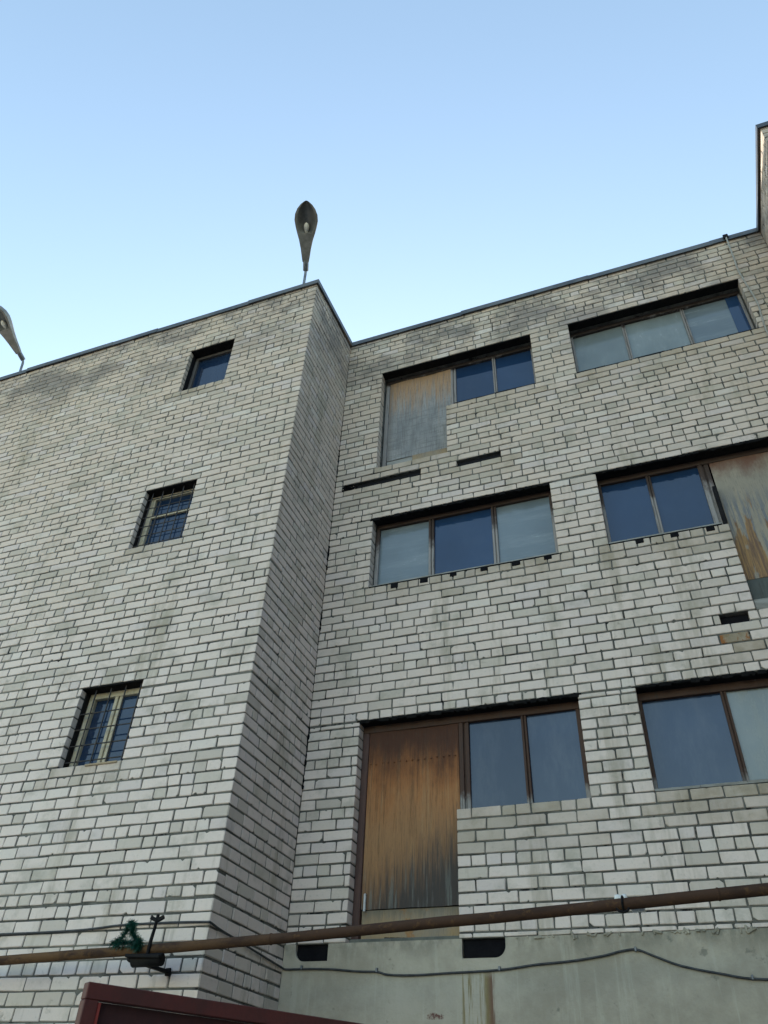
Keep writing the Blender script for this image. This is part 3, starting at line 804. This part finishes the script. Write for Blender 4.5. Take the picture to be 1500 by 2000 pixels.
bk = empty('pipe_bracket', (-3.74, 5.40, .98)); tag(bk, 'black iron bracket with a thin forked pin, holding the pipe near the wing corner', 'bracket')
def bar(mb, a, b, w, h, mi=0):
    a, b = Vector(a), Vector(b); d = (b-a).normalized()
    s = d.cross(Vector((0, 0, 1)));  s = s.normalized() if s.length > .01 else Vector((1, 0, 0))
    u = s.cross(d)
    mb.obox((a+b)/2, Vector(((b-a).length/2, w/2, h/2)), Matrix((d, s, u)).transposed(), mi, .003)
mb = MB()
bar(mb, (-3.86, 5.10, 1.005), (-3.765, 5.47, .985), .035, .022); mb.box(-3.785, -3.745, 5.455, 5.472, .96, 1.01, 0, .003)
bar(mb, (-3.865, 5.08, 1.02), (-3.59, 5.09, 1.01), .05, .02)
mb.build('bracket_arm', DARK, bk)
mb = MB(); mb.tube([(-3.84, 5.13, .998), (-3.835, 5.13, .998), (-3.60, 5.12, 1.0), (-3.595, 5.12, 1.0)], [.030, .042, .042, .032], 12)
mb.box(-3.86, -3.72, 5.09, 5.16, .985, 1.036, 0, .006); mb.build('clamp', DARK, bk)
mb = MB(); mb.tube([(-3.722, 5.112, 1.02), (-3.715, 5.112, 1.12), (-3.706, 5.113, 1.19), (-3.698, 5.113, 1.285)], .0115, 8, jit=.3)
bar(mb, (-3.755, 5.113, 1.268), (-3.702, 5.113, 1.246), .02, .026); bar(mb, (-3.695, 5.113, 1.246), (-3.645, 5.113, 1.268), .02, .026)
mb.build('forked_pin', DARK, bk)

# tinsel: many short strips along a looped string
TN = mat_simple('green_tinsel', (.004, .050, .036), (.008, .085, .055), 30, .35)
mb = MB()
path = [(-4.05, 5.12, 1.115), (-3.98, 5.11, 1.13), (-3.93, 5.10, 1.18), (-3.915, 5.10, 1.245), (-3.885, 5.10, 1.235), (-3.875, 5.10, 1.17), (-3.83, 5.10, 1.135), (-3.79, 5.10, 1.115), (-3.80, 5.11, 1.07), (-3.86, 5.10, 1.11), (-3.93, 5.10, 1.115), (-4.01, 5.11, 1.105)]
path = [Vector(p) for p in path]
mb.tube(path, .004, 6)
for i in range(len(path)-1):
    a, b = path[i], path[i+1]; cnt = int((b-a).length*3600)
    for k in range(cnt):
        p = a.lerp(b, rnd.random()); v = Vector((rnd.gauss(0, 1), rnd.gauss(0, 1), rnd.gauss(0, 1))).normalized()
        l = rnd.uniform(.02, .048); w = v.cross(Vector((rnd.random(), rnd.random(), rnd.random()))).normalized()*.0026
        e = p+v*l-Vector((0, 0, l*.25))
        mb.face([p-w, p+w, e+w*.4, e-w*.4])
tn = mb.build('tinsel_garland', TN, None)
tag(tn, 'tangle of dark green tinsel caught on the pipe beside the bracket', 'garland')

# pipe hanger on the recess side with two white insulators
hg = empty('pipe_hanger', (-.47, 5.14, 1.22)); tag(hg, 'small black pipe hook with white insulators behind the rusty pipe', 'pipe hook')
mb = MB(); mb.tube([(-.462+.001*math.sin(t), 5.14-.041*math.cos(t), 1.2185+.041*math.sin(t)) for t in [2*math.pi*k/14 for k in range(15)]], .007, 8)
mb.tube([(-.50, 5.085, 1.185), (-.485, 5.085, 1.168), (-.46, 5.085, 1.162), (-.435, 5.085, 1.17), (-.425, 5.085, 1.185)], .007, 8); mb.build('hook', DARK, hg)
WP = mat_simple('white_porcelain', (.78, .78, .77), (.68, .68, .66), 9, .25)
for (x, y, z) in ((-.475, 5.20, 1.262), (-.385, 5.20, 1.208)):
    mb = MB(); mb.tube([(x-.038, y, z), (x-.034, y, z), (x-.012, y, z), (x, y, z), (x+.012, y, z), (x+.034, y, z), (x+.038, y, z)], [.012, .024, .026, .018, .026, .024, .012], 14)
    mb.build('insulator', WP, hg)

# cables
CB = mat_simple('black_cable', (.020, .022, .026), (.05, .052, .056), 20, .6)
def smooth_path(p, k=6):
    p = [Vector(q) for q in p]; out = []
    for i in range(len(p)-1):
        p0, p1, p2, p3 = p[max(i-1, 0)], p[i], p[i+1], p[min(i+2, len(p)-1)]
        for j in range(k):
            t = j/k
            out.append(.5*((2*p1)+(p2-p0)*t+(2*p0-5*p1+4*p2-p3)*t*t+(3*p1-p0-3*p2+p3)*t**3))
    out.append(p[-1]); return out
yc = YR-.024
mb = MB()
q = [(-9, YF-.012, 1.28), (-7, YF-.012, 1.30), (-5.44, YF-.012, 1.285), (-4.67, YF-.012, 1.288), (-4.27, YF-.012, 1.31), (-3.83, YF-.012, 1.312), (XC-.03, YF-.012, 1.305), (XC+.012, YF-.004, 1.30), (XC+.012, 5.6, 1.285), (XC+.012, 5.84, 1.27), (XC+.012, 6.3, 1.24), (XC+.012, 6.66, 1.218), (XC+.05, yc, 1.205), (-3.3, yc, 1.205), (-3.05, yc, 1.20), (-2.79, yc, 1.178), (-2.62, yc, 1.172), (-2.52, yc, 1.15), (-2.30, yc, 1.142), (-2.0, yc, 1.152), (-1.6, yc, 1.165), (-1.31, yc, 1.195), (-1.05, yc, 1.212), (-.8, yc, 1.242), (-.66, yc, 1.27), (-.55, yc, 1.275), (-.42, yc, 1.225), (-.26, yc, 1.165), (0, yc, 1.11), (.3, yc, 1.07), (1.2, yc, 1.06), (2.4, yc, 1.10)]
mb.tube(smooth_path(q), .0082, 8)
cb = mb.build('wall_cable', CB, None)
for x in (-5.0, -4.0):
    pass
tag(cb, 'black cable clipped round both wings and sagging across the concrete base', 'cable')
for (x, z) in ((-3.3, 1.222), (-2.62, 1.19), (-1.60, 1.18), (-.56, 1.285), (.2, 1.09)):
    mb = MB(); mb.box(x-.008, x+.008, yc-.012, YR-.010, z-.022, z+.010, 0, .003); mb.build('cable_clip', STEEL, cb)
mb = MB()
q = [(2.02, YR-.045, 9.72), (2.015, YR-.05, 9.65), (2.0, YR-.045, 9.2), (1.99, YR-.04, 8.91), (2.035, YR-.035, 8.27), (2.02, YR-.035, 8.0), (2.0, YR-.03, 7.68), (2.0, YR-.03, 7.0), (2.05, YR-.03, 5.0), (2.08, YR-.03, 1.2)]
mb.tube(smooth_path(q), .011, 8)
hc = mb.build('hanging_cable', mat_simple('pale_grey_cord', (.36, .35, .32), (.28, .27, .24), 12, .7), None)
tag(hc, 'pale cord hanging from the roof edge past the right corner of the top window', 'cord')
mb = MB(); mb.box(1.985, 2.05, YR-.06, YR-.036, 9.70, 9.782, 0, .006); mb.build('cord_clamp', DARK, hc)

# ------------------------------------------------------------------ open red gate leaf near the camera
RED = mat_simple('dark_red_gate_paint', (.110, .022, .018), (.072, .019, .016), 5, .6, 0, (1, 1, .6))
RED2 = mat_simple('dark_red_sheet', (.065, .017, .017), (.04, .014, .015), 3, .5, 0, (1, 1, .5))
EDG = mat_simple('lit_red_edge', (.34, .05, .035), (.25, .035, .03), 9, .5)  # brighter red puts the light on the stile's inner edge into the colour
A = Vector((-2.87, 3.513, 0)); Bq = Vector((-2.042, 4.886, 0)); gd = (Bq-A).normalized(); gn = Vector((gd.y, -gd.x, 0))   # gn looks to the camera side
GT, GB, GLn = .60, GZ+.08, 2.0
gate = empty('metal_gate', (A.x, A.y, GZ)); tag(gate, 'open dark red metal gate leaf in the foreground at the foot of the wing', 'gate')
Mg = Matrix((gd, gn, Vector((0, 0, 1)))).transposed()
def gbox(mb, s0, s1, n0, n1, z0, z1, bev=.004, mi=0):
    mb.obox(A+gd*(s0+s1)/2+gn*(n0+n1)/2+Vector((0, 0, (z0+z1)/2)), Vector(((s1-s0)/2, (n1-n0)/2, (z1-z0)/2)), Mg, mi, bev)
mb = MB()
gbox(mb, 0, GLn, -.03, .03, GT-.07, GT); gbox(mb, 0, .07, -.03, .03, GB, GT-.071); gbox(mb, GLn-.07, GLn, -.03, .03, GB, GT-.071); gbox(mb, .071, GLn-.071, -.03, .03, GB, GB+.07)
gbox(mb, .071, GLn-.071, -.025, .022, -.55, -.49)
mb.build('gate_frame', RED, gate)
mb = MB(); gbox(mb, .0715, GLn-.0715, -.022, -.016, GB+.071, GT-.0715, .001)
mb.build('gate_panel', RED2, gate)
mb = MB(); gbox(mb, .30, GLn-.30, -.0155, -.008, GB+.35, GT-.22, .003); mb.build('raised_panel', RED2, gate)
mb = MB(); gbox(mb, .0712, .088, -.015, .024, GB+.075, GT-.078, .002); mb.build('lit_edge_strip', EDG, gate)
mb = MB(); gbox(mb, GLn+.02, GLn+.12, -.05, .05, GZ-.1, GT+.02, .006)
for z in (.2, -1.1): gbox(mb, GLn-.005, GLn+.025, .03, .055, z, z+.14, .004)
mb.build('gate_post', RED, gate)

# ------------------------------------------------------------------ ground
mb = MB(); g = 260
N = 26
for i in range(N):
    for k in range(N):
        x0, x1 = -g+2*g*i/N, -g+2*g*(i+1)/N; y0, y1 = -g+2*g*k/N, -g+2*g*(k+1)/N
        mb.face([(x0, y0, GZ), (x1, y0, GZ), (x1, y1, GZ), (x0, y1, GZ)])
gr = mb.build('ground', mat_ground(), None); gr['kind'] = 'structure'

# ------------------------------------------------------------------ light
SUN_EL, SUN_AZ = R(11), R(-18)        # high behind the building: every visible wall is in its shade
w = bpy.data.worlds.new('World'); S.world = w; w.use_nodes = True
nt = w.node_tree; bg = nt.nodes['Background']
sky = nt.nodes.new('ShaderNodeTexSky'); sky.sky_type = 'NISHITA'; sky.sun_disc = False
sky.sun_elevation = SUN_EL; sky.sun_rotation = SUN_AZ; sky.altitude = 150; sky.air_density = 1.25; sky.dust_density = 1.0; sky.ozone_density = 1.0
nt.links.new(sky.outputs[0], bg.inputs[0]); bg.inputs[1].default_value = .15
sd = Vector((math.sin(SUN_AZ)*math.cos(SUN_EL), math.cos(SUN_AZ)*math.cos(SUN_EL), math.sin(SUN_EL)))
ld = bpy.data.lights.new('sun', 'SUN'); ld.energy = 4.5; ld.angle = R(.53); ld.color = (1, .95, .88)
lo = bpy.data.objects.new('sun', ld); COL.objects.link(lo); lo.rotation_euler = sd.to_track_quat('Z', 'Y').to_euler(); lo.location = sd*60

# ------------------------------------------------------------------ camera (solved from the photograph's three vanishing points)
yaw, pit, rol = R(-22.4659), R(40.1142), R(3.0544)
fw = Vector((math.sin(yaw)*math.cos(pit), math.cos(yaw)*math.cos(pit), math.sin(pit)))
rt = Vector((math.cos(yaw), -math.sin(yaw), 0)); upv = rt.cross(fw)
r2 = rt*math.cos(rol)+upv*math.sin(rol); u2 = upv*math.cos(rol)-rt*math.sin(rol)
cd = bpy.data.cameras.new('camera'); cam = bpy.data.objects.new('camera', cd); COL.objects.link(cam)
cam.matrix_world = Matrix((r2, u2, -fw)).transposed().to_4x4()
cd.sensor_fit = 'VERTICAL'; cd.sensor_height = 36; cd.sensor_width = 27; cd.lens = 1501.94/2000*36
cd.clip_start = .05; cd.clip_end = 2000
S.camera = cam
S.view_settings.view_transform = 'Standard'; S.view_settings.look = 'None'; S.view_settings.gamma = 1; S.view_settings.exposure = 1.92
S.render.film_transparent = False
